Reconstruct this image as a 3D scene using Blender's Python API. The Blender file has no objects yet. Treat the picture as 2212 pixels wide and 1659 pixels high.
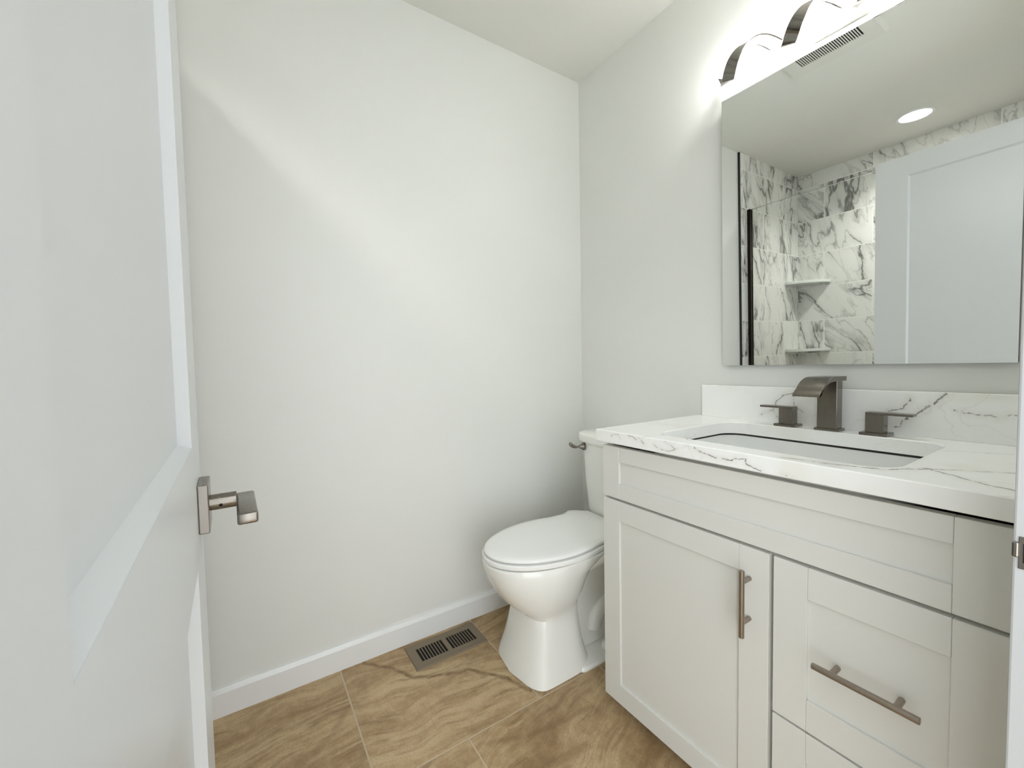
import bpy, bmesh, math
from mathutils import Vector, Matrix
PI = math.pi
S = bpy.context.scene
COL = S.collection

# ------------------------------------------------------------------ camera
CAM = (1.5563, -1.4255, 1.0768); YAW, PITCH, ROLL, FPX = -0.9969, -0.0462, -0.0200, 894.62
def camera():
    cd = bpy.data.cameras.new('camera'); co = bpy.data.objects.new('camera', cd); COL.objects.link(co)
    f = Vector((math.sin(YAW)*math.cos(PITCH), math.cos(YAW)*math.cos(PITCH), math.sin(PITCH)))
    r = Vector((math.cos(YAW), -math.sin(YAW), 0)); u = r.cross(f)
    c, s = math.cos(ROLL), math.sin(ROLL)
    r2 = c*r + s*u; u2 = -s*r + c*u
    m = Matrix((r2, u2, -f)).transposed().to_4x4(); m.translation = Vector(CAM)
    co.matrix_world = m
    cd.sensor_fit = 'HORIZONTAL'; cd.sensor_width = 36; cd.lens = FPX/2212*36
    cd.clip_start = 0.01; cd.clip_end = 50
    S.camera = co
camera()
# ------------------------------------------------------------------ light
EXPOSURE = 1.48
LED_STRENGTH = 38.0
DOWNLIGHT_STRENGTH = 12.0
HALL_STRENGTH = 1.42
S.view_settings.view_transform = 'Standard'; S.view_settings.look = 'None'
S.view_settings.gamma = 1; S.view_settings.use_curve_mapping = False
S.view_settings.exposure = EXPOSURE
W = bpy.data.worlds.new('world'); S.world = W; W.use_nodes = True
bg = W.node_tree.nodes['Background']; bg.inputs[0].default_value = (0.93, 0.97, 1.0, 1); bg.inputs[1].default_value = HALL_STRENGTH
# hall daylight through the doorway; dimming to one side added to darken the door
wt = W.node_tree; _tc = wt.nodes.new('ShaderNodeTexCoord'); _sx = wt.nodes.new('ShaderNodeSeparateXYZ'); _mr = wt.nodes.new('ShaderNodeMapRange')
_mr.interpolation_type = 'SMOOTHSTEP'
for k, v in (('From Min', -.15), ('From Max', .75), ('To Min', HALL_STRENGTH), ('To Max', HALL_STRENGTH*.22)): _mr.inputs[k].default_value = v
wt.links.new(_tc.outputs['Generated'], _sx.inputs[0]); wt.links.new(_sx.outputs[1], _mr.inputs['Value']); wt.links.new(_mr.outputs[0], bg.inputs[1])
S.cycles.max_bounces = 16; S.cycles.diffuse_bounces = 10; S.cycles.glossy_bounces = 8
S.cycles.transparent_max_bounces = 16
S.cycles.use_denoising = True
S.cycles.sample_clamp_indirect = 6

# ------------------------------------------------------------------ node helpers
class NT:
    def __init__(s, name):
        s.m = bpy.data.materials.new(name); s.m.use_nodes = True
        s.t = s.m.node_tree; s.b = s.t.nodes['Principled BSDF']; s.out = s.t.nodes['Material Output']
    def n(s, typ, **kw):
        x = s.t.nodes.new(typ)
        for k, v in kw.items(): setattr(x, k, v)
        return x
    def l(s, a, b): s.t.links.new(a, b)
    def put(s, sock, v):
        if hasattr(v, 'is_output') or isinstance(v, bpy.types.NodeSocket): s.l(v, sock)
        else: sock.default_value = v
    def math(s, op, a, b=None, c=None, clamp=False):
        x = s.n('ShaderNodeMath', operation=op); x.use_clamp = clamp
        for i, v in enumerate((a, b, c)):
            if v is not None: s.put(x.inputs[i], v)
        return x.outputs[0]
    def vec(s, op, a, b=None, c=None, scale=None):
        x = s.n('ShaderNodeVectorMath', operation=op)
        s.put(x.inputs[0], a)
        if b is not None: s.put(x.inputs[1], b)
        if c is not None: s.put(x.inputs[2], c)
        if scale is not None: s.put(x.inputs['Scale'], scale)
        return x.outputs['Value'] if op in ('LENGTH', 'DOT_PRODUCT', 'DISTANCE') else x.outputs[0]
    def pos(s): return s.n('ShaderNodeNewGeometry').outputs['Position']
    def noise(s, v, scale, detail=4, rough=.5, dist=0, col=False):
        x = s.n('ShaderNodeTexNoise'); s.put(x.inputs['Vector'], v)
        s.put(x.inputs['Scale'], scale); x.inputs['Detail'].default_value = detail
        x.inputs['Roughness'].default_value = rough; x.inputs['Distortion'].default_value = dist
        return x.outputs['Color' if col else 'Fac']
    def ramp(s, f, stops):
        x = s.n('ShaderNodeValToRGB'); e = x.color_ramp.elements
        while len(e) < len(stops): e.new(0.5)
        for q, (p, c) in zip(e, stops):
            q.position = p; q.color = c if isinstance(c, tuple) else (c, c, c, 1)
        s.put(x.inputs[0], f); return x.outputs[0]
    def mix(s, f, a, b, mode='MIX'):
        x = s.n('ShaderNodeMix', data_type='RGBA', blend_type=mode)
        s.put(x.inputs[0], f); s.put(x.inputs[6], a); s.put(x.inputs[7], b); return x.outputs[2]
    def sep(s, v):
        x = s.n('ShaderNodeSeparateXYZ'); s.put(x.inputs[0], v); return x.outputs
    def comb(s, a, b, c):
        x = s.n('ShaderNodeCombineXYZ')
        for i, v in enumerate((a, b, c)): s.put(x.inputs[i], v)
        return x.outputs[0]
    def smooth(s, v, lo, hi, a=1.0, b=0.0):      # a at lo, b at hi
        x = s.n('ShaderNodeMapRange', interpolation_type='SMOOTHSTEP')
        s.put(x.inputs['Value'], v); s.put(x.inputs['From Min'], lo); s.put(x.inputs['From Max'], hi)
        x.inputs['To Min'].default_value = a; x.inputs['To Max'].default_value = b
        return x.outputs[0]
    def polyline(s, p, pts):                      # distance from p to a polyline
        d = None
        for a, b in zip(pts, pts[1:]):
            a, b = Vector(a), Vector(b); ba = b-a
            pa = s.vec('SUBTRACT', p, tuple(a))
            h = s.n('ShaderNodeMath', operation='ADD', use_clamp=True)
            s.l(s.vec('DOT_PRODUCT', pa, tuple(ba/ba.length_squared)), h.inputs[0]); h.inputs[1].default_value = 0
            q = s.vec('SUBTRACT', pa, s.vec('SCALE', tuple(ba), scale=h.outputs[0]))
            L = s.vec('LENGTH', q)
            d = L if d is None else s.math('MINIMUM', d, L)
        return d
    def bump(s, h, strength=.2, dist=.002):
        x = s.n('ShaderNodeBump'); x.inputs['Strength'].default_value = strength; x.inputs['Distance'].default_value = dist
        s.put(x.inputs['Height'], h); s.l(x.outputs[0], s.b.inputs['Normal'])
    def set(s, **kw):
        for k, v in kw.items():
            s.put(s.b.inputs[{'color': 'Base Color', 'rough': 'Roughness', 'metal': 'Metallic', 'spec': 'Specular IOR Level', 'coat': 'Coat Weight'}[k]], v)

def paint(name, col, rough=.5, bump=.05, scale=180, spec=.5):
    t = NT(name); n = t.noise(t.pos(), scale, 3)
    t.set(color=t.mix(t.noise(t.pos(), 2.2, 2), tuple(c*.99 for c in col)+(1,), tuple(min(1, c*1.01) for c in col)+(1,)), rough=rough, spec=spec)
    if bump: t.bump(n, bump, .001)
    return t.m
def metal(name, col, rough, stretch=(400, 400, 12)):
    t = NT(name); v = t.vec('MULTIPLY', t.pos(), stretch); n = t.noise(v, 1.0, 2)
    t.set(color=t.mix(n, tuple(c*.86 for c in col)+(1,), tuple(c*1.1 for c in col)+(1,)), metal=1.0,
          rough=t.math('MULTIPLY_ADD', n, .12, rough-.06))
    return t.m
def emit(name, col, st):
    t = NT(name); t.set(color=(.9, .9, .9, 1))
    t.b.inputs['Emission Color'].default_value = col+(1,); t.b.inputs['Emission Strength'].default_value = st
    return t.m

M = {}
M['wall'] = paint('wall_paint', (.76, .77, .745), .5, .12, 260, .35)
M['ceiling'] = paint('ceiling_paint', (.76, .765, .725), .8, .1, 220, .2)
M['trim'] = paint('trim_paint', (.80, .81, .81), .28, .02, 60)
M['door'] = paint('door_paint', (.65, .67, .68), .33, .05, 40)
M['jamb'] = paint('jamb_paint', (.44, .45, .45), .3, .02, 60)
M['cabinet'] = paint('cabinet_paint', (.71, .71, .675), .38, .03, 90)
M['cabinet_dark'] = paint('cabinet_inside', (.20, .18, .14), .8, 0)
M['porcelain'] = paint('glazed_porcelain', (.87, .875, .84), .07, 0, 30)
M['seat'] = paint('toilet_seat_plastic', (.89, .895, .88), .16, 0, 30)
M['basin'] = paint('basin_porcelain', (.84, .85, .84), .1, 0, 30)
M['nickel'] = metal('brushed_nickel', (.27, .245, .215), .26)
M['faucet'] = metal('faucet_nickel', (.20, .18, .155), .22, (300, 300, 20))
M['pull'] = metal('pull_nickel', (.36, .31, .26), .30)
M['ribbon'] = metal('ribbon_nickel', (.30, .285, .26), .20, (20, 200, 200))
M['bronze'] = metal('dark_bronze', (.03, .023, .018), .32)
M['register'] = paint('register_paint', (.20, .155, .10), .45, 0, 30)
M['black'] = paint('black_void', (.006, .005, .005), .9, 0)
M['black_trim'] = paint('black_edge_trim', (.012, .012, .012), .4, 0)
M['fan'] = paint('fan_plastic', (.72, .72, .68), .45, 0)
M['led'] = emit('led_diffuser', (1.0, .985, .96), LED_STRENGTH)
M['down'] = emit('downlight_lens', (1.0, .96, .9), DOWNLIGHT_STRENGTH)
M['shelf'] = paint('shelf_ceramic', (.74, .77, .74), .12, 0)
M['void'] = paint('gap_shadow', (.03, .028, .024), .9, 0)
def mirror_mat():
    t = NT('mirror_glass'); t.set(color=(.86, .885, .87, 1), metal=1.0, rough=0.0); return t.m
M['mirror'] = mirror_mat()
M['mirror_edge'] = metal('mirror_edge', (.10, .10, .10), .25)
def glass_mat():
    t = NT('clear_glass')
    tr = t.n('ShaderNodeBsdfTransparent'); tr.inputs[0].default_value = (.985, .993, .988, 1)
    gl = t.n('ShaderNodeBsdfGlossy'); gl.inputs['Roughness'].default_value = .01
    fr = t.n('ShaderNodeFresnel'); fr.inputs[0].default_value = 1.45
    mx = t.n('ShaderNodeMixShader'); t.l(fr.outputs[0], mx.inputs[0]); t.l(tr.outputs[0], mx.inputs[1]); t.l(gl.outputs[0], mx.inputs[2])
    t.l(mx.outputs[0], t.out.inputs[0]); return t.m
M['glass'] = glass_mat()
def glass_edge():
    t = NT('glass_edge'); t.set(color=(.16, .2, .18, 1), rough=.2); return t.m
M['glass_edge'] = glass_edge()

def floor_mat():
    t = NT('sandstone_floor_tile'); p = t.pos(); x, y, z = t.sep(p)
    T = .515; X0 = .513
    u = t.math('DIVIDE', t.math('SUBTRACT', x, X0-T), T)
    col = t.math('FLOOR', u)
    # columns slide by half a tile
    off = t.math('MULTIPLY', t.math('MODULO', t.math('ADD', col, 20), 2), .5)
    v = t.math('ADD', t.math('DIVIDE', t.math('ADD', y, 1.181), T), off)
    row = t.math('FLOOR', v)
    fu = t.math('MULTIPLY', t.math('ABSOLUTE', t.math('SUBTRACT', t.math('FRACT', u), .5)), 2*T/2)
    fv = t.math('MULTIPLY', t.math('ABSOLUTE', t.math('SUBTRACT', t.math('FRACT', v), .5)), 2*T/2)
    edge = t.math('SUBTRACT', T/2, t.math('MAXIMUM', fu, fv))
    edge = t.math('ADD', edge, t.math('MULTIPLY', t.math('SUBTRACT', t.noise(p, 90, 2), .5), .0014))
    grout = t.smooth(edge, .0016, .0030)
    wn = t.n('ShaderNodeTexWhiteNoise', noise_dimensions='3D'); t.l(t.comb(col, row, 3.7), wn.inputs[0])
    rnd = wn.outputs['Color']; r0, r1, r2 = t.sep(rnd)
    # every tile carries its own streak direction
    vr = t.n('ShaderNodeVectorRotate', rotation_type='Z_AXIS')
    t.l(t.vec('ADD', p, t.vec('SCALE', rnd, scale=7.0)), vr.inputs['Vector'])
    t.l(t.math('MULTIPLY_ADD', r0, 1.3, -.55), vr.inputs['Angle'])
    q = t.vec('ADD', vr.outputs[0], t.vec('SCALE', t.vec('SUBTRACT', t.noise(vr.outputs[0], 2.2, 2, col=True), (.5, .5, .5)), scale=.26))
    st = t.vec('MULTIPLY', q, (26, 3.0, 1))
    fine = t.noise(t.vec('MULTIPLY', q, (70, 7, 1)), 1, 5, .65)
    band = t.noise(st, 1.0, 5, .55)
    broad = t.noise(t.vec('MULTIPLY', q, (7, 1.6, 1)), 1, 3)
    grit = t.noise(p, 210, 3, .75)
    c = t.ramp(t.math('ADD', t.math('ADD', t.math('MULTIPLY', band, .45), t.math('MULTIPLY', broad, .30)), t.math('MULTIPLY', t.noise(p, 34, 5, .72), .25)),
               [(.30, (.20, .12, .055, 1)), (.42, (.36, .24, .12, 1)), (.55, (.56, .42, .245, 1)), (.72, (.66, .525, .33, 1))])
    c = t.mix(t.math('MULTIPLY', t.smooth(fine, .50, .68, 0, 1), .52), c, (.21, .13, .06, 1))
    c = t.mix(t.math('MULTIPLY', t.smooth(grit, .45, .68, 0, 1), .38), c, (.24, .16, .09, 1))
    c = t.mix(t.math('MULTIPLY', r2, .38), c, t.mix(1.0, c, (.62, .52, .42, 1), 'MULTIPLY'))   # some tiles are browner
    # the pronounced dark veins of the tiles in view
    w = t.vec('ADD', p, t.vec('SCALE', t.vec('SUBTRACT', t.noise(p, 22, 3, col=True), (.5, .5, .5)), scale=.022))
    for pts, wd, a in FLOORVEINS:
        d = t.polyline(w, [(a_, b_, 0) for a_, b_ in pts])
        c = t.mix(t.math('MULTIPLY', t.math('MULTIPLY', t.smooth(d, wd*.15, wd*1.2), a), t.smooth(t.noise(p, 30, 3), .3, .6, .5, 1)), c, (.17, .09, .035, 1))
    c = t.mix(grout, c, (.52, .42, .29, 1))
    t.set(color=c, rough=.42, spec=.4)
    t.bump(t.math('ADD', t.math('MULTIPLY', grout, -1.0), t.math('MULTIPLY', t.math('ADD', band, grit), .12)), .35, .0025)
    return t.m
FLOORVEINS = [
    ([(.02, -1.10), (.10, -1.03), (.20, -.97), (.25, -.86), (.27, -.80), (.38, -.71), (.47, -.675)], .011, .85),
    ([(.56, -.88), (.60, -.78), (.62, -.66), (.63, -.55)], .014, .4),
    ([(.66, -.93), (.70, -.80), (.72, -.66)], .018, .4),
    ([(.20, -1.19), (.28, -1.26), (.34, -1.36)], .016, .3),
    ([(.40, -1.19), (.44, -1.24), (.47, -1.33)], .018, .4),
]
M['floor'] = floor_mat()

def marble_tile(name, axis):
    t = NT(name); p = t.pos(); x, y, z = t.sep(p)
    a = x if axis == 'x' else y
    R = .258
    vz = t.math('DIVIDE', t.math('SUBTRACT', z, 1.046-8*R), R); row = t.math('FLOOR', vz)
    par = t.math('MODULO', row, 2)
    u = t.math('ADD', t.math('DIVIDE', t.math('SUBTRACT', a, -.395 if axis == 'x' else -2.185), .585), t.math('MULTIPLY', par, .5))
    if axis == 'y': u = t.math('ADD', u, .0)
    colm = t.math('FLOOR', u)
    fu = t.math('MULTIPLY', t.math('ABSOLUTE', t.math('SUBTRACT', t.math('FRACT', u), .5)), .585)
    fv = t.math('MULTIPLY', t.math('ABSOLUTE', t.math('SUBTRACT', t.math('FRACT', vz), .5)), R)
    e = t.math('MINIMUM', t.math('SUBTRACT', .585/2, fu), t.math('SUBTRACT', R/2, fv))
    grout = t.smooth(e, .0014, .0032)
    wn = t.n('ShaderNodeTexWhiteNoise', noise_dimensions='3D'); t.l(t.comb(colm, row, 1.3 if axis == 'x' else 8.1), wn.inputs[0])
    rnd = wn.outputs['Color']; r0, r1, r2 = t.sep(rnd)
    q = t.comb(a, z, 0)
    vr = t.n('ShaderNodeVectorRotate', rotation_type='Z_AXIS'); t.l(q, vr.inputs['Vector'])
    t.l(t.math('MULTIPLY_ADD', r0, .9, -.95 if axis == 'x' else -.5), vr.inputs['Angle'])
    q = t.vec('ADD', t.vec('MULTIPLY', vr.outputs[0], (1.15, .38, 1)), t.vec('SCALE', rnd, scale=9.0))
    q2 = t.vec('ADD', q, t.vec('SCALE', t.vec('SUBTRACT', t.noise(q, 7, 4, .6, col=True), (.5, .5, .5)), scale=.16))
    def ridge(sc, w, off):
        n = t.noise(t.vec('ADD', q2, off), sc, 2, .45)
        return t.smooth(t.math('ABSOLUTE', t.math('SUBTRACT', n, .5)), 0, w)
    mask = t.smooth(t.noise(q, 4.2, 2), .34, .56, 0, 1)
    v1 = t.math('MULTIPLY', ridge(4.8, .022, (0, 0, 0)), t.math('MULTIPLY_ADD', mask, .85, .15))
    v2 = t.math('MULTIPLY', ridge(12.0, .034, (4, 2, 7)), t.math('MULTIPLY', mask, .6))
    halo = t.math('MULTIPLY', ridge(4.8, .10, (0, 0, 0)), t.math('MULTIPLY', mask, .5))
    c = t.mix(halo, (.80, .805, .785, 1), (.42, .415, .40, 1))
    c = t.mix(v2, c, (.34, .33, .32, 1)); c = t.mix(v1, c, (.17, .165, .16, 1))
    c = t.mix(grout, c, (.90, .90, .88, 1))
    t.set(color=c, rough=.14, spec=.5)
    t.bump(t.math('MULTIPLY', grout, -1), .3, .002)
    return t.m
M['tile_back'] = marble_tile('marble_tile_back', 'x')
M['tile_side'] = marble_tile('marble_tile_side', 'y')

YF = -.53; ZT = .877; ZB = .841; YS = -.02     # counter front, top, bottom; backsplash face
VEINS = [  # polylines on the quartz: (points, half width, strength)
    # on the top
    ([(1.48, -.49, ZT), (1.42, -.47, ZT), (1.372, -.43, ZT), (1.345, -.41, ZT), (1.30, -.475, ZT), (1.24, -.495, ZT), (1.15, -.51, ZT)], .0026, .95),
    ([(1.345, -.41, ZT), (1.41, -.36, ZT), (1.48, -.30, ZT)], .0022, .85),
    ([(1.31, -.19, ZT), (1.39, -.15, ZT), (1.48, -.10, ZT)], .0016, .6),
    ([(.68, -.30, ZT), (.73, -.31, ZT), (.80, -.22, ZT), (.83, -.12, ZT)], .0014, .35),
    ([(.82, -.53, ZT), (.835, -.47, ZT), (.89, -.46, ZT), (.93, -.49, ZT)], .0016, .55),
    ([(1.07, -.12, ZT), (1.10, -.07, ZT), (1.12, -.02, ZT)], .0012, .3),
    # on the front edge
    ([(.700, YF, .864), (.712, YF, .872), (.728, YF, .870), (.735, YF, .858)], .0013, .6),
    ([(.768, YF, .873), (.79, YF, .867), (.805, YF, .869), (.818, YF, .857)], .0017, .85),
    ([(.850, YF, .862), (.87, YF, .852), (.90, YF, .849), (.918, YF, .860), (.90, YF, .870), (.88, YF, .877)], .0014, .7),
    ([(.955, YF, .872), (.97, YF, .868), (.995, YF, .858), (1.03, YF, .855), (1.06, YF, .857), (1.085, YF, .866), (1.088, YF, .856), (1.105, YF, .849), (1.12, YF, .845)], .0016, .85),
    ([(1.16, YF, .848), (1.178, YF, .845), (1.184, YF, .841)], .0014, .7),
    # on the backsplash
    ([(.872, YS, .900), (.905, YS, .918), (.915, YS, .945), (.938, YS, .965), (.965, YS, .974), (.985, YS, .985)], .0017, .8),
    ([(.965, YS, .974), (.962, YS, .95), (.97, YS, .93), (.985, YS, .92)], .0014, .6),
    ([(.905, YS, .918), (.915, YS, .90), (.925, YS, .885)], .0012, .6),
    ([(1.185, YS, .935), (1.21, YS, .945), (1.223, YS, .96), (1.228, YS, .978)], .0016, .85),
    ([(1.20, YS, .895), (1.225, YS, .925), (1.255, YS, .947), (1.272, YS, .962), (1.288, YS, .985), (1.291, YS, .99)], .0022, .9),
    ([(1.305, YS, .948), (1.325, YS, .944), (1.37, YS, .94), (1.39, YS, .945), (1.42, YS, .937), (1.48, YS, .93)], .0017, .75),
]
def quartz(name, veins):
    t = NT(name); p = t.pos()
    w = t.vec('ADD', p, t.vec('SCALE', t.vec('SUBTRACT', t.noise(p, 42, 4, .6, col=True), (.5, .5, .5)), scale=.022))
    warm = t.smooth(t.noise(p, 5.5, 3), .52, .70, 0, 1)
    c = t.mix(t.math('MULTIPLY', warm, .5), (.93, .94, .925, 1), (.82, .805, .735, 1))
    for pts, wd, a in veins:
        d = t.polyline(w, pts)
        c = t.mix(t.math('MULTIPLY', t.smooth(d, 0, wd*9), a*.16), c, (.52, .46, .36, 1))
        k = t.math('MULTIPLY', t.smooth(d, wd*.3, wd*1.5), t.math('MULTIPLY', t.smooth(t.noise(p, 60, 2), .3, .6, .65, 1), a))
        c = t.mix(k, c, (.15, .145, .135, 1))
    r = t.noise(w, 7.0, 2)
    f = t.smooth(t.math('ABSOLUTE', t.math('SUBTRACT', r, .5)), 0, .008)
    c = t.mix(t.math('MULTIPLY', t.math('MULTIPLY', f, t.smooth(t.noise(p, 4, 1), .5, .65, 0, 1)), .12), c, (.4, .38, .35, 1))
    t.set(color=c, rough=.22, spec=.45); return t.m
M['quartz_top'] = quartz('quartz_top', VEINS[:6]); M['quartz_edge'] = quartz('quartz_edge', VEINS[6:11]); M['quartz_splash'] = quartz('quartz_splash', VEINS[11:])

# ------------------------------------------------------------------ mesh helpers
WL = {}
def new(): return bmesh.new()
def box(bm, x0, x1, y0, y1, z0, z1, bev=0, seg=2):
    r = bmesh.ops.create_cube(bm, size=1)
    vs = r['verts']
    for v in vs:
        v.co = Vector(((x0+x1)/2+v.co.x*(x1-x0), (y0+y1)/2+v.co.y*(y1-y0), (z0+z1)/2+v.co.z*(z1-z0)))
    if bev:
        es = list({e for v in vs for e in v.link_edges})
        bmesh.ops.bevel(bm, geom=es, offset=bev, segments=seg, affect='EDGES', profile=.5)
    return bm
def loft(bm, rings, cap=True, closed=True):
    R = [[bm.verts.new(p) for p in r] for r in rings]
    n = len(R[0])
    for a, b in zip(R, R[1:]):
        for i in range(n if closed else n-1):
            j = (i+1) % n
            bm.faces.new((a[i], a[j], b[j], b[i]))
    if cap:
        bm.faces.new(list(reversed(R[0]))); bm.faces.new(R[-1])
    bmesh.ops.recalc_face_normals(bm, faces=bm.faces[:])
    return R
def tube(bm, a, b, r0, r1=None, n=24, cap=True, bev=0):
    a, b = Vector(a), Vector(b); r1 = r0 if r1 is None else r1
    d = (b-a).normalized(); u = d.orthogonal().normalized(); w = d.cross(u)
    def ring(c, r): return [c+u*r*math.cos(2*PI*i/n)+w*r*math.sin(2*PI*i/n) for i in range(n)]
    if bev:
        rings = [ring(a, r0-bev), ring(a+d*bev, r0), ring(b-d*bev, r1), ring(b, r1-bev)]
    else: rings = [ring(a, r0), ring(b, r1)]
    loft(bm, rings, cap); return bm
def prism(bm, pts, axis, lo, hi, bev=0):
    """extrude a 2-D outline along an axis"""
    def P(a, b, c): return {'x': (c, a, b), 'y': (a, c, b), 'z': (a, b, c)}[axis]
    loft(bm, [[P(a, b, lo) for a, b in pts], [P(a, b, hi) for a, b in pts]])
    if bev: bmesh.ops.bevel(bm, geom=[e for e in bm.edges], offset=bev, segments=2, affect='EDGES')
    return bm
def obj(name, bm, mat, parent=None, smooth=None, loc=None, subsurf=0):
    me = bpy.data.meshes.new(name)
    if parent is not None: base = WL[parent.name]
    else:
        if loc is None:
            xs = [v.co for v in bm.verts]
            loc = (sum((min(c.x for c in xs), max(c.x for c in xs)))/2, sum((min(c.y for c in xs), max(c.y for c in xs)))/2, min(c.z for c in xs))
        base = Vector(loc)
    for v in bm.verts: v.co -= base
    bmesh.ops.recalc_face_normals(bm, faces=bm.faces[:])
    bm.to_mesh(me); bm.free()
    o = bpy.data.objects.new(name, me); COL.objects.link(o)
    for m in (mat if isinstance(mat, (list, tuple)) else [mat]): me.materials.append(m)
    if parent is not None: o.parent = parent
    else: o.location = base
    WL[o.name] = base.copy()
    if subsurf:
        s = o.modifiers.new('sub', 'SUBSURF'); s.levels = s.render_levels = subsurf
    if smooth is not None:
        for f in me.polygons: f.use_smooth = True
        if not subsurf: me.set_sharp_from_angle(angle=math.radians(smooth))
    return o
def thing(name, loc, label, cat, group=None):
    o = bpy.data.objects.new(name, None); COL.objects.link(o); o.location = loc; o.empty_display_size = .05
    WL[o.name] = Vector(loc); return tag(o, label, cat, group)
def tag(o, label, cat, group=None):
    o['label'] = label; o['category'] = cat
    if group: o['group'] = group
    return o
def struct(name, bm, mat, label=None, **kw):
    o = obj(name, bm, mat, **kw); o['kind'] = 'structure'
    if label: o['label'] = label
    return o

# ------------------------------------------------------------------ the room
XC = 1.483; XO = 1.60; YB = -2.44; CE = 2.44     # door wall, its outer face, shower back wall, ceiling
JR, JL = -.755, -1.515                           # the two jambs of the doorway
HEAD = 2.055
struct('floor', box(new(), -.12, 2.6, -2.5, .12, -.1, 0), M['floor'], 'tan sandstone look floor tiles with brown streaks')
struct('ceiling', box(new(), -.12, XO, -2.5, .12, CE, CE+.1), M['ceiling'], 'flat off white ceiling')
struct('wall_left', box(new(), -.12, 0, -2.5, 0, 0, CE), M['wall'], 'plain pale grey wall beside the toilet')
struct('wall_back', box(new(), -.12, XO, 0, .12, 0, CE), M['wall'], 'pale grey wall behind mirror and toilet')
bm = new()
box(bm, XC, XO, JR+.019, 0, 0, CE); box(bm, XC, XO, -2.5, JL-.019, 0, CE); box(bm, XC, XO, JL-.019, JR+.019, HEAD+.019, CE)
struct('wall_right', bm, M['wall'], 'pale grey wall with the doorway')
struct('wall_shower_left', box(new(), 0, .012, YB, -1.560, .0, CE), M['tile_side'], 'marble tiled side wall of the shower')
struct('wall_shower_back', box(new(), 0, XC, YB-.13, YB, 0, CE), M['tile_back'], 'marble tiled back wall of the shower')
# baseboard with a small stepped top
bm = new(); prism(bm, [(0, 0), (.014, 0), (.014, .074), (.011, .080), (.006, .087), (0, .087)], 'y', -1.558, 0)
struct('baseboard_left', bm, M['trim'], 'white baseboard along the plain left wall', smooth=20)
bm = new(); prism(bm, [(0, 0), (-.014, 0), (-.014, .074), (-.011, .080), (-.006, .087), (0, .087)], 'x', .014, .655)
struct('baseboard_back', bm, M['trim'], 'white baseboard behind the toilet', smooth=20)
# door jambs and head
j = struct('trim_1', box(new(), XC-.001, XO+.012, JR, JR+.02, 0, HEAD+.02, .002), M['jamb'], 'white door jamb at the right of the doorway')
bm = new(); box(bm, 1.486, 1.512, JR-.0012, JR+.001, .854, .888, .0006); box(bm, 1.4815, 1.4865, JR-.0040, JR+.001, .866, .882, .0015)
obj('strike_plate', bm, M['nickel'], j)
obj('strike_hole', box(new(), 1.489, 1.506, JR-.0016, JR+.001, .861, .881), M['black'], j)
obj('door_stop', box(new(), 1.527, 1.56, JR-.011, JR+.001, 0, HEAD, .002), M['jamb'], j)
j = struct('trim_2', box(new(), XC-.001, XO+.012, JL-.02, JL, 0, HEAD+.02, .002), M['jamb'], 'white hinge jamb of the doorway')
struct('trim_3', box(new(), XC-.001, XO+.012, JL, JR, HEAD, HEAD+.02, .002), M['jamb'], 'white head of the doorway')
struct('trim_4', box(new(), .0, .0145, -1.5650, -1.5585, 0, CE, .001), M['black_trim'], 'thin black edge strip where shower tile meets paint')
struct('trim_5', box(new(), .012, XC, -1.73, -1.60, 0, .10, .004), M['trim'], 'low white shower curb')

# ------------------------------------------------------------------ the open door
DY, DX0, DX1, DZ0, DZ1 = -1.489, .755, 1.480, .008, 2.040
PX0, PX1 = .882, 1.372; REC = .014
def door():
    bm = new(); th = .035
    for x0, x1, z0, z1 in ((DX0, PX0, DZ0, DZ1), (PX1, DX1, DZ0, DZ1), (PX0, PX1, DZ0, .215), (PX0, PX1, .815, .977), (PX0, PX1, 1.942, DZ1)):
        box(bm, x0, x1, DY-th, DY, z0, z1)
    for z0, z1 in ((.215, .815), (.977, 1.942)):
        box(bm, PX0, PX1, DY-th+REC, DY-REC, z0, z1)
        # sloping sticking around the recess
        for a in range(4):
            s = .006
            if a == 0: q = [(PX0, z0), (PX1, z0)], (0, s)
            if a == 1: q = [(PX0, z1), (PX1, z1)], (0, -s)
            if a == 2: q = [(PX0, z0), (PX0, z1)], (s, 0)
            if a == 3: q = [(PX1, z0), (PX1, z1)], (-s, 0)
            (A, B), (dx, dz) = q
            loft(bm, [[(A[0], DY-.0005, A[1]), (A[0]+dx, DY-REC, A[1]+dz), (A[0], DY-REC, A[1])],
                      [(B[0], DY-.0005, B[1]), (B[0]+dx, DY-REC, B[1]+dz), (B[0], DY-REC, B[1])]])
    d = struct('door_1', bm, M['door'], 'white panelled door standing open at the left', loc=(DX1, DY-.0175, 0))
    d['category'] = 'door'
    r = obj('door_handle', box(new(), .772, .838, DY, DY+.013, .847, .916, .0015), M['nickel'], d)
    bm = new(); tube(bm, (.805, DY+.012, .882), (.805, DY+.046, .882), .0115, n=32, bev=.001)
    obj('spindle', bm, M['nickel'], r, smooth=40)
    obj('lever', box(new(), .792, .912, DY+.045, DY+.069, .873, .888, .003, 3), M['nickel'], r, smooth=40)
    bm = new(); tube(bm, (.8155, DY+.026, .879), (.8170, DY+.026, .879), .0022, n=12)
    obj('set_screw', bm, M['black'], r)
    for z in (.25, 1.05, 1.82):
        bm = new(); tube(bm, (1.4755, DY+.004, z-.045), (1.4755, DY+.004, z+.045), .0055, n=16)
        obj('hinge', bm, M['nickel'], d, smooth=40)
    SW, LEAN = .022, .0025                        # a touch short of square, a touch out of plumb
    d.rotation_euler = (-LEAN, 0, SW)
    d.location = (DX1, DY-.0175+SW*(DX1-DX0)-LEAN, 0)
door()

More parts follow.
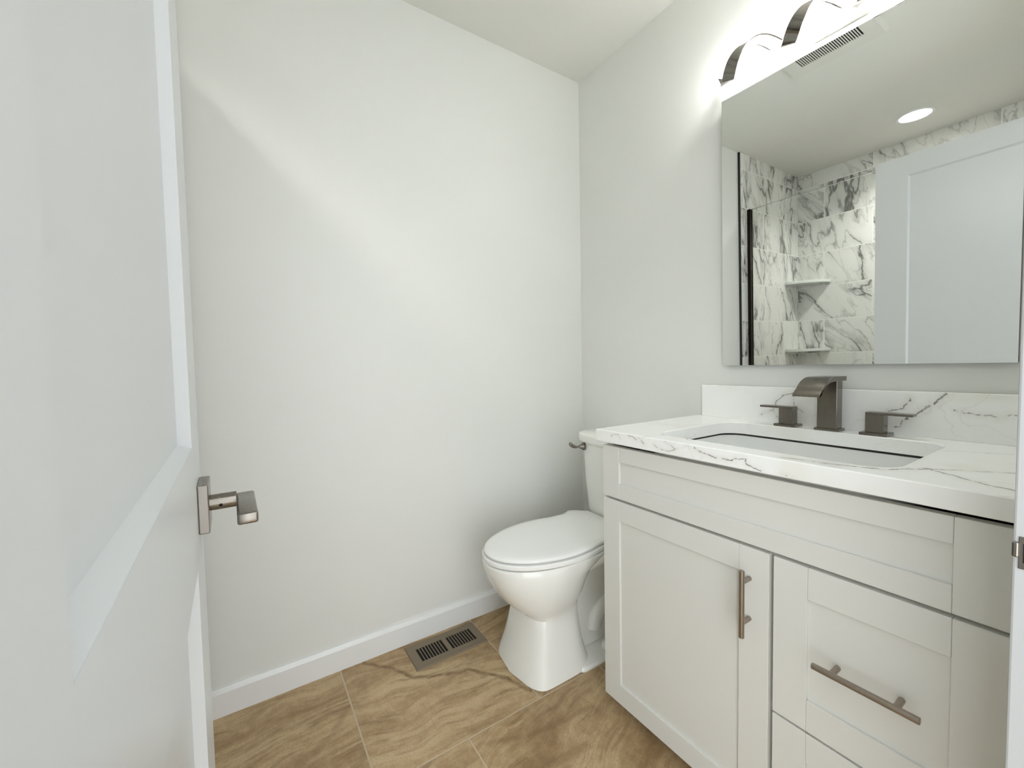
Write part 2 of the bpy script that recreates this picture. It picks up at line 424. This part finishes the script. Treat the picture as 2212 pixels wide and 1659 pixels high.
# ------------------------------------------------------------------ vanity
VX0, VX1 = .652, 1.472; FY = -.515; FT = .019
def shaker(bm, x0, x1, z0, z1, st, rt, rb):
    """framed front with a recessed flat panel; hairline joints between stiles and rails"""
    g = .0004
    box(bm, x0, x0+st, FY, FY+FT, z0, z1, .0008, 1); box(bm, x1-st, x1, FY, FY+FT, z0, z1, .0008, 1)
    box(bm, x0+st+g, x1-st-g, FY, FY+FT, z1-rt, z1, .0008, 1); box(bm, x0+st+g, x1-st-g, FY, FY+FT, z0, z0+rb, .0008, 1)
    box(bm, x0+st-.002, x1-st+.002, FY+.0065, FY+FT-.003, z0+rb-.002, z1-rt+.002)
    return bm
def pull(parent, a, b, p1, p2):
    h = None
    bm = new(); tube(bm, a, b, .0058, n=24, bev=.0008); h = obj('handle', bm, M['pull'], parent, smooth=40)
    for p in (p1, p2):
        bm = new(); tube(bm, (p[0], FY-.0005, p[2]), (p[0], a[1]+.002, p[2]), .0052, n=20); obj('handle_post', bm, M['pull'], h, smooth=40)
def vanity():
    v = thing('vanity_cabinet', ((VX0+VX1)/2, -.26, 0), 'white shaker vanity cabinet under the veined countertop', 'cabinet')
    bm = new(); yb = FY+FT+.001
    box(bm, VX0, VX0+.018, yb, -.002, .048, .836); box(bm, VX1-.018, VX1, yb, -.002, .048, .836)
    box(bm, VX0+.018, VX1-.018, yb, -.002, .05, .068)
    box(bm, VX0+.018, VX1-.018, -.020, -.002, .068, .836)
    box(bm, VX0+.018, VX1-.018, yb, yb+.018, .790, .822)      # top rail
    box(bm, VX0+.018, VX1-.018, yb, yb+.018, .640, .700)
    box(bm, 1.115, 1.150, yb, yb+.018, .068, .640)
    box(bm, 1.150, VX1-.018, yb, yb+.018, .300, .355)
    obj('carcass', bm, M['cabinet'], v)
    obj('toe_kick', box(box(new(), VX0+.03, VX1-.001, -.445, -.43, 0, .05), VX0+.03, VX0+.045, -.43, -.002, 0, .05), M['cabinet'], v)
    obj('false_front', shaker(new(), VX0, VX1-.012, .6755, .829, .063, .044, .045), M['cabinet'], v)
    d = obj('cabinet_door', shaker(new(), VX0, 1.1295, .048, .668, .063, .059, .060), M['cabinet'], v)
    pull(d, (1.090, -.547, .478), (1.090, -.547, .626), (1.090, 0, .510), (1.090, 0, .600))
    d = obj('drawer', shaker(new(), 1.1385, VX1-.012, .335, .668, .062, .064, .064), M['cabinet'], v)
    pull(d, (1.222, -.547, .4975), (1.372, -.547, .4975), (1.252, 0, .4975), (1.342, 0, .4975))
    d = obj('drawer', shaker(new(), 1.1385, VX1-.012, .048, .330, .062, .062, .062), M['cabinet'], v)
    pull(d, (1.222, -.547, .190), (1.372, -.547, .190), (1.252, 0, .190), (1.342, 0, .190))
vanity()

SX0, SX1, SY0, SY1, SR = .802, 1.312, -.468, -.088, .055
def rrect(x0, x1, y0, y1, r, n=8):
    P = []
    for cx, cy, a in ((x1-r, y1-r, 0), (x0+r, y1-r, PI/2), (x0+r, y0+r, PI), (x1-r, y0+r, 1.5*PI)):
        for i in range(n+1): P.append((cx+r*math.cos(a+PI/2*i/n), cy+r*math.sin(a+PI/2*i/n)))
    return P
def counter():
    X0, X1, Y0, Y1 = .638, XC-.002, YF, -.002
    inner = rrect(SX0, SX1, SY0, SY1, SR)
    cx, cy = (SX0+SX1)/2, (SY0+SY1)/2
    # the outer outline is sampled along with the inner one so the ring between closes
    outer = []
    n = len(inner)//4
    cor = [(X1, Y1), (X0, Y1), (X0, Y0), (X1, Y0)]
    for k in range(4):
        for i in range(n):
            x, y = inner[k*n+i]
            c = cor[k]
            h = (n-1)/2
            if k in (0, 2): P = (c[0], min(max(y, Y0), Y1)) if i < h else (min(max(x, X0), X1), c[1])
            else: P = (min(max(x, X0), X1), c[1]) if i < h else (c[0], min(max(y, Y0), Y1))
            if i == int(h): P = c
            outer.append(P)
    e = .0022
    def ins(P, d): return [(min(max(x, X0+d), X1-d), min(max(y, Y0+d), Y1-d)) for x, y in P]
    def grow(d): return rrect(SX0-d, SX1+d, SY0-d, SY1+d, SR+d)
    bm = new()
    rings = [[(x, y, ZB) for x, y in ins(outer, .0015)], [(x, y, ZB+.0015) for x, y in outer], [(x, y, ZT-e) for x, y in outer],
             [(x, y, ZT) for x, y in ins(outer, e)], [(x, y, ZT) for x, y in grow(e)],
             [(x, y, ZT-e) for x, y in grow(0)], [(x, y, ZB) for x, y in grow(0)]]
    loft(bm, rings+[rings[0]], cap=False)
    bmesh.ops.remove_doubles(bm, verts=bm.verts[:], dist=1e-6)
    for f in bm.faces:
        f.normal_update(); c = f.calc_center_median()
        f.material_index = 1 if c.y < YF+.0005 else 0
    tag(obj('countertop', bm, [M['quartz_top'], M['quartz_edge']], smooth=25), 'white quartz countertop with grey veins on the vanity', 'countertop')
    tag(obj('backsplash', box(new(), .662, XC-.002, YS, -.001, ZT, .990, .0015), M['quartz_splash']), 'low veined quartz backsplash strip behind the faucet', 'backsplash')
    # undermount basin
    bm = new(); g = .006
    def rr(d, z, r=None): return [(x, y, z) for x, y in rrect(SX0-d, SX1+d, SY0-d, SY1+d, max(.02, SR+d))]
    loft(bm, [rr(.022, .8345), rr(.022, .820), rr(.016, .75), rr(-.01, .705), rr(-.06, .688), rr(-.12, .683)], cap=False)   # outside
    R = loft(bm, [rr(.022, .8345), rr(g, .8345), rr(g-.002, .82), rr(.0, .74), rr(-.018, .712), rr(-.05, .70), rr(-.15, .694)], cap=False)
    bm.faces.new(R[-1])
    bmesh.ops.remove_doubles(bm, verts=bm.verts[:], dist=1e-6)
    s = tag(obj('sink_basin', bm, M['basin'], smooth=50), 'white rectangular undermount basin below the countertop cutout', 'sink')
    bm = new(); loft(bm, [rr(.024, .8345), rr(g-.001, .8345), rr(g-.001, .8408), rr(.024, .8408), rr(.024, .8345)], cap=False)  # added near-black ring; its colour paints the shade in the gap above the basin
    obj('gap_shade_ring', bm, M['void'], s)['label'] = 'dark ring painted as the shade in the seam under the countertop'
    bm = new(); tube(bm, (1.057, -.27, .6935), (1.057, -.27, .699), .022, n=32, bev=.001); obj('drain', bm, M['faucet'], s, smooth=40)
counter()

def faucet():
    f = thing('faucet', (1.07, -.058, ZT), 'brushed nickel widespread faucet with flat waterfall spout', 'faucet')
    sp = obj('spout_column', box(new(), 1.0465, 1.0935, -.076, -.040, ZT+.006, 1.019, .0012), M['faucet'], f)
    obj('base_plate', box(new(), 1.041, 1.099, -.081, -.035, ZT, ZT+.007, .0015), M['faucet'], sp)
    prof = []; T = .0125
    up = [(-.026, 1.0275), (-.10, 1.0275)]
    # arc falling forward
    for i in range(1, 15):
        a = math.radians(74)*i/14; up.append((-.10-.085*math.sin(a)/math.sin(math.radians(74))*1.0, 1.0275-.044*(1-math.cos(a))/(1-math.cos(math.radians(74)))))
    low = []
    for i, (y, z) in enumerate(up):
        a, b = up[max(0, i-1)], up[min(len(up)-1, i+1)]
        d = Vector((b[0]-a[0], b[1]-a[1])).normalized(); low.append((y+d.y*T*-1*-1*(-1 if False else 1) if False else y - d.y*-T*-1*-1, z + d.x*T))
    prism(bm := new(), up+low[::-1], 'x', 1.035, 1.098)
    bmesh.ops.bevel(bm, geom=[e for e in bm.edges if abs(e.verts[0].co.x-e.verts[1].co.x) < 1e-6], offset=.0008, segments=1, affect='EDGES')
    obj('spout', bm, M['faucet'], f, smooth=30)
    for cx, s in ((.966, -1), (1.173, 1)):
        h = obj('faucet_handle', box(new(), cx-.0185, cx+.0185, -.076, -.043, ZT+.006, .931, .0008), M['faucet'], f)
        obj('base_plate', box(new(), cx-.0285, cx+.0285, -.086, -.033, ZT, ZT+.0075, .0015), M['faucet'], h)
        x0, x1 = sorted((cx-s*.0187, cx+s*.073))
        obj('lever', box(new(), x0, x1, -.0755, -.0435, .9305, .9365, .0008), M['faucet'], h)
faucet()

# ------------------------------------------------------------------ mirror
MT = .016; MY = .006
def mirror():
    X0, X1, Z0, L = .744, 1.3985, 1.060, .886
    root = thing('wall_mirror', ((X0+X1)/2, -.025, Z0), 'large frameless rectangular mirror above the faucet', 'mirror')
    th = .022
    def P(x, d, h): # d: depth behind the glass, h: height along the glass
        return (x, -.022 + (x-1.07)*MY - h*math.sin(MT) + d*math.cos(MT), Z0 + h*math.cos(MT) - d*math.sin(MT)*-1*-1)
    bm = new(); b = .001
    loft(bm, [[P(X0, .0015, 0), P(X1, .0015, 0), P(X1, .0015, L), P(X0, .0015, L)], [P(X0+.0, 0, 0), P(X1, 0, 0), P(X1, 0, L), P(X0, 0, L)]])
    g = obj('mirror_glass', bm, M['mirror'], root)
    bm = new(); loft(bm, [[P(X0+.0005, th, .0005), P(X1-.0005, th, .0005), P(X1-.0005, th, L-.0005), P(X0+.0005, th, L-.0005)],
                          [P(X0+.0005, .0017, .0005), P(X1-.0005, .0017, .0005), P(X1-.0005, .0017, L-.0005), P(X0+.0005, .0017, L-.0005)]])
    obj('backing_frame', bm, M['mirror_edge'], root)
mirror()

# ------------------------------------------------------------------ vanity light: LED ribbon coiled along the wall
def vanity_light():
    x0, p, r, cy, cz = .789, .176, .034, -.080, 2.013
    root = thing('vanity_light', (1.06, -.09, cz-.045), 'coiled brushed nickel ribbon light glowing above the mirror', 'wall lamp')
    xa, xb = .738, 1.410; w = .0175
    def F(x, rad):
        a = 2*PI*(x-x0)/p
        return Vector((x, cy - rad*math.sin(a), cz - rad*math.cos(a)))
    def strip(ra, rb, half, xa=xa, xb=xb):
        rings = []
        N = 260
        for i in range(N+1):
            x = xa+(xb-xa)*i/N
            a = 2*PI*(x-x0)/p
            k = 2*PI/p*r
            tan = Vector((1, -k*math.cos(a), k*math.sin(a))).normalized()
            rad = Vector((0, -math.sin(a), -math.cos(a)))
            bi = tan.cross(rad).normalized()
            e = min(1.0, min(i, N-i)/14.0+.04)
            h = half*e
            c = Vector((x, cy, cz))
            rings.append([c+rad*ra+bi*h, c+rad*rb+bi*h, c+rad*rb-bi*h, c+rad*ra-bi*h])
        bm = new(); loft(bm, rings); return bm
    obj('ribbon', strip(r-.0010, r+.0026, w), M['ribbon'], root, smooth=35)
    obj('led_strip', strip(r-.0026, r-.0008, w-.0045, .772, 1.380), M['led'], root, smooth=35)['label'] = 'glowing white inner face'
    bp = obj('wall_plate', box(new(), 1.00, 1.13, -.016, -.0005, 1.985, 2.045, .003), M['fan'], root)
    for x in (1.025, 1.105):
        bm = new(); tube(bm, (x, -.017, cz), (x, cy+.01, cz), .006, n=16); obj('mounting_arm', bm, M['ribbon'], bp, smooth=40)
vanity_light()

# ------------------------------------------------------------------ ceiling: downlight and fan
def downlight():
    root = thing('recessed_downlight', (.778, -2.060, CE), 'round recessed ceiling downlight lit over the shower', 'ceiling light')
    bm = new(); n = 48
    def ring(r, z): return [(.778+r*math.cos(2*PI*i/n), -2.060+r*math.sin(2*PI*i/n), z) for i in range(n)]
    loft(bm, [ring(.088, CE), ring(.086, CE-.006), ring(.072, CE-.006), ring(.069, CE-.001)], cap=False)
    obj('trim_ring', bm, M['trim'], root, smooth=40)
    bm = new(); tube(bm, (.778, -2.060, CE-.003), (.778, -2.060, CE-.0012), .070, n=n); obj('lens', bm, M['down'], root)
    ld = bpy.data.lights.new('downlight_beam', 'AREA'); ld.shape = 'DISK'; ld.size = .13; ld.energy = 3.0; ld.spread = math.radians(132); ld.color = (1, .965, .91)
    lo = bpy.data.objects.new('downlight_beam', ld); COL.objects.link(lo); lo.parent = root; lo.location = (0, 0, -.0065)
downlight()
def fan():
    root = thing('exhaust_fan_grille', (.745, -.85, CE), 'white slotted exhaust fan grille on the ceiling', 'vent')
    x0, x1, y0, y1 = .575, .915, -1.015, -.695
    bm = new(); zt, zb = CE, CE-.016
    xi0, xi1, yi0, yi1 = .628, .862, -.945, -.765
    for a, b, c, d in ((x0, xi0, y0, y1), (xi1, x1, y0, y1), (xi0, xi1, y0, yi0), (xi0, xi1, yi1, y1)):
        box(bm, a, b, c, d, zb, zt)
    bmesh.ops.remove_doubles(bm, verts=bm.verts[:], dist=1e-5)
    n = 27
    for i in range(1, n):
        x = xi0+(xi1-xi0)*i/n; box(bm, x-.0021, x+.0021, yi0, yi1, zb+.0005, zb+.0022)
    # bevelled skirt
    loft(bm, [[(x0-.008, y0-.008, zt), (x1+.008, y0-.008, zt), (x1+.008, y1+.008, zt), (x0-.008, y1+.008, zt)],
              [(x0, y0, zb), (x1, y0, zb), (x1, y1, zb), (x0, y1, zb)]], cap=False)
    obj('grille', bm, M['fan'], root)
    obj('dark_cavity', box(new(), xi0, xi1, yi0, yi1, zt-.011, zt-.0095), M['black'], root)
fan()

# ------------------------------------------------------------------ floor register
def register():
    x0, x1, y0, y1 = .036, .173, -.953, -.669
    root = thing('floor_register', ((x0+x1)/2, (y0+y1)/2, 0), 'brown metal floor register beside the baseboard', 'vent')
    bm = new(); zt = .005
    xi0, xi1 = x0+.030, x1-.030
    gr = [(y0+.030, (y0+y1)/2-.009), ((y0+y1)/2+.009, y1-.030)]
    def fr(a, b, c, d): box(bm, a, b, c, d, .0, zt)
    fr(x0, xi0, y0, y1); fr(xi1, x1, y0, y1); fr(xi0, xi1, y0, gr[0][0]); fr(xi0, xi1, gr[0][1], gr[1][0]); fr(xi0, xi1, gr[1][1], y1)
    loft(bm, [[(x0-.003, y0-.003, 0), (x1+.003, y0-.003, 0), (x1+.003, y1+.003, 0), (x0-.003, y1+.003, 0)],
              [(x0, y0, zt), (x1, y0, zt), (x1, y1, zt), (x0, y1, zt)]], cap=False)
    f = obj('face_plate', bm, M['register'], root)
    for a, b in gr:
        n = 9; bm = new()
        for i in range(1, n):
            y = a+(b-a)*i/n; box(bm, xi0, xi1, y-.0017, y+.0017, .0015, zt-.0003)
        obj('louver_bars', bm, M['register'], root)
    obj('dark_opening', box(new(), xi0, xi1, gr[0][0], gr[1][1], .0002, .0010), M['black'], root)
register()

# ------------------------------------------------------------------ shower things seen in the mirror
def shower():
    g = thing('shower_glass_panel', (.42, -1.667, .10), 'clear glass shower panel with dark bronze wall channel', 'shower screen')
    obj('glass_pane', box(new(), .030, .80, -1.671, -1.663, .101, 2.066), M['glass'], g)
    obj('top_edge', box(new(), .030, .80, -1.671, -1.663, 2.0661, 2.0685), M['glass_edge'], g)
    bm = new(); box(bm, .0125, .034, -1.684, -1.675, .101, 2.070, .001); box(bm, .0125, .034, -1.660, -1.651, .101, 2.070, .001); box(bm, .0125, .022, -1.676, -1.659, .101, 2.07)
    obj('wall_channel', bm, M['bronze'], g)
    for z, lab in ((1.605, 'pale ceramic corner shelf reflected in mirror, the upper one'), (1.084, 'pale ceramic corner shelf reflected in mirror, the lower one')):
        bm = new(); pts = [(.0125, YB+.0005), (.235, YB+.0005)]
        for i in range(1, 12):
            a = PI/2*i/12; pts.append((.0125+.2225*math.cos(a)**1.25, YB+.0005+.235*math.sin(a)**1.25))
        pts.append((.0125, YB+.2355))
        prism(bm, pts, 'z', z-.022, z, .003)
        tag(obj('shower_shelf', bm, M['shelf'], smooth=35), lab, 'shelf', 'corner shelves in the shower')
shower()

# ------------------------------------------------------------------ toilet
TX = .362
def toilet():
    root = thing('toilet', (TX, -.40, 0), 'white two piece toilet with closed lid in the corner', 'toilet')
    N = 72
    def sec(z, a, yf, yb, nf, nb, bow=0, af=None):
        yc = (yf+yb)/2; P = []
        for i in range(N):
            t = 2*PI*i/N; c, s = math.cos(t), math.sin(t)
            front = s < 0; n = nf if front else nb
            x = a*math.copysign(abs(c)**(2/n), c); y = math.copysign(abs(s)**(2/n), s)
            yy = yc + y*(yc-yf if front else yb-yc)
            if front: yy -= bow*(1-(x/a)**2)
            P.append((TX+x, yy, z))
        return P
    bm = new()
    L = [sec(0, .142, -.648, -.395, 10, 3, .036), sec(.004, .145, -.652, -.393, 10, 3, .036), sec(.03, .139, -.646, -.402, 10, 3, .035),
         sec(.08, .126, -.634, -.415, 9, 3, .031), sec(.13, .117, -.625, -.422, 8, 3, .027), sec(.175, .111, -.620, -.427, 6.5, 3, .022),
         sec(.203, .110, -.622, -.428, 4, 3, .014), sec(.222, .116, -.645, -.425, 3.0, 2.8, .008), sec(.238, .124, -.676, -.42, 2.5, 2.6),
         sec(.268, .137, -.708, -.40, 2.2, 2.5), sec(.310, .149, -.735, -.38, 2.1, 2.4), sec(.350, .158, -.755, -.355, 2.1, 2.5),
         sec(.385, .164, -.766, -.30, 2.1, 2.8), sec(.402, .165, -.768, -.27, 2.1, 3), sec(.408, .161, -.764, -.275, 2.1, 3)]
    loft(bm, L)
    # rear body under the tank, narrower, with the floor flange
    def rr(z, h, y0, y1, r): return [(x, y, z) for x, y in rrect(TX-h, TX+h, y0, y1, r, 6)]
    loft(bm, [rr(0, .150, -.49, -.14, .03), rr(.006, .150, -.49, -.14, .03), rr(.013, .144, -.49, -.145, .03), rr(.018, .120, -.49, -.15, .03)])
    loft(bm, [rr(.02, .070, -.52, -.15, .04), rr(.12, .060, -.52, -.14, .04), rr(.24, .062, -.48, -.12, .04), rr(.32, .10, -.44, -.08, .05),
              rr(.365, .150, -.40, -.05, .05), rr(.396, .165, -.38, -.04, .05), rr(.410, .160, -.38, -.045, .05)])
    # trapway swelling on either side
    for s in (-1, 1):
        rings = []
        for i in range(13):
            a = PI*.02+PI*.98*i/12
            c = Vector((TX+s*.060, -.262-.080*math.cos(a), .066+.082*math.sin(a)))
            d = Vector((0, -math.cos(a), math.sin(a)))
            rr_ = .034
            rings.append([c+Vector((1, 0, 0))*rr_*.75*math.cos(2*PI*k/20)+d*rr_*math.sin(2*PI*k/20) for k in range(20)])
        loft(bm, rings)
    b = obj('bowl', bm, M['porcelain'], root, smooth=32)
    for s in (-1, 1):
        bm = new(); c = Vector((TX+s*.112, -.330, .016)); rings = []
        for rr_, z in ((.019, 0), (.0185, .010), (.016, .018), (.010, .0235), (.002, .025)):
            rings.append([c+Vector((rr_*math.cos(2*PI*k/24), rr_*math.sin(2*PI*k/24), z)) for k in range(24)])
        loft(bm, rings); obj('bolt_cap', bm, M['seat'], b, smooth=60)
    # seat ring and lid share an outline
    def outline(g, yb, n=26):
        A, B = .172+g, .270+g; yc = -.500
        side = [(.168+g, yb), (.154+g, yb-.030), (.150+g, yb-.052), (.157+g, -.395), (.1675+g, -.445)]
        P = [(TX+x, y) for x, y in side]
        for i in range(0, n*2+1):
            t = PI*i/(2*n); P.append((TX+A*math.cos(t), yc-B*math.sin(t)))
        P += [(TX-x, y) for x, y in side[::-1]]
        return P
    def slab(g, z): return [(x, y, z) for x, y in outline(g, -.288-g)]
    bm = new(); loft(bm, [slab(-.004, .4125), slab(0, .415), slab(0, .4255), slab(-.003, .4285)])
    obj('seat', bm, M['seat'], root, smooth=40)
    bm = new(); loft(bm, [slab(-.012, .4325), slab(-.007, .4345), slab(-.006, .439), slab(-.008, .4425), slab(-.014, .4455), slab(-.03, .4475), slab(-.07, .4485)])
    obj('lid', bm, M['seat'], root, smooth=40)
    for s in (-1, 1):
        obj('seat_hinge', box(new(), TX+s*.07-.018, TX+s*.07+.018, -.292, -.262, .410, .438, .006, 3), M['seat'], root, smooth=40)
    # tank, bowed front
    def tk(z, h, yf, bow, r, yb=-.012):
        P = []; n = 10
        P.append((TX+h, yb, z))
        for i in range(n+1):
            a = PI/2*i/n; P.append((TX+h-r+r*math.cos(a), yf+r-r*math.sin(a), z))
        for i in range(1, 16):
            q = 1-2*i/16; x = (h-r)*q; P.append((TX+x, yf, z))
        for i in range(n+1):
            a = PI/2*i/n; P.append((TX-h+r-r*math.sin(a), yf+r-r*math.cos(a), z))
        P.append((TX-h, yb, z))
        return [(x, y-bow*max(0, 1-((x-TX)/h)**2) if y < yb-.01 else y, zz) for x, y, zz in P]
    bm = new(); loft(bm, [tk(.411, .134, -.160, .030, .06), tk(.418, .150, -.170, .034, .065), tk(.45, .166, -.177, .036, .07), tk(.57, .179, -.182, .040, .075), tk(.742, .193, -.187, .042, .08)])
    obj('tank', bm, M['porcelain'], root, smooth=40)
    bm = new(); loft(bm, [tk(.7425, .194, -.188, .042, .08), tk(.746, .207, -.197, .045, .082), tk(.764, .209, -.199, .046, .083), tk(.774, .206, -.197, .045, .082), tk(.778, .193, -.186, .042, .075)])
    obj('tank_lid', bm, M['porcelain'], root, smooth=40)
    # flush lever on the left of the tank front
    nx = Vector((-.30, -.95, 0)).normalized(); c = Vector((.241, -.216, .722))
    bm = new(); tube(bm, c-nx*.006, c+nx*.004, .0165, n=24, bev=.001); tube(bm, c+nx*.004, c+nx*.022, .0145, .006, n=24)
    h = obj('flush_handle', bm, M['nickel'], root, smooth=40)
    bm = new(); e = c+nx*.024; rings = []
    tip = e+Vector((-.020, -.034, .016))
    for i in range(11):
        q = i/10; m = e.lerp(tip, q)+Vector((0, 0, -.007*math.sin(PI*q)))
        r1, r2 = .0055+.0035*q, .004+.003*q
        if i in (0, 10): r1 *= .55; r2 *= .55
        d = (tip-e).normalized(); u = d.cross(Vector((0, 0, 1))).normalized(); w = u.cross(d)
        rings.append([m+u*r2*math.cos(2*PI*k/16)+w*r1*math.sin(2*PI*k/16) for k in range(16)])
    loft(bm, rings); obj('lever', bm, M['nickel'], h, smooth=60)
toilet()
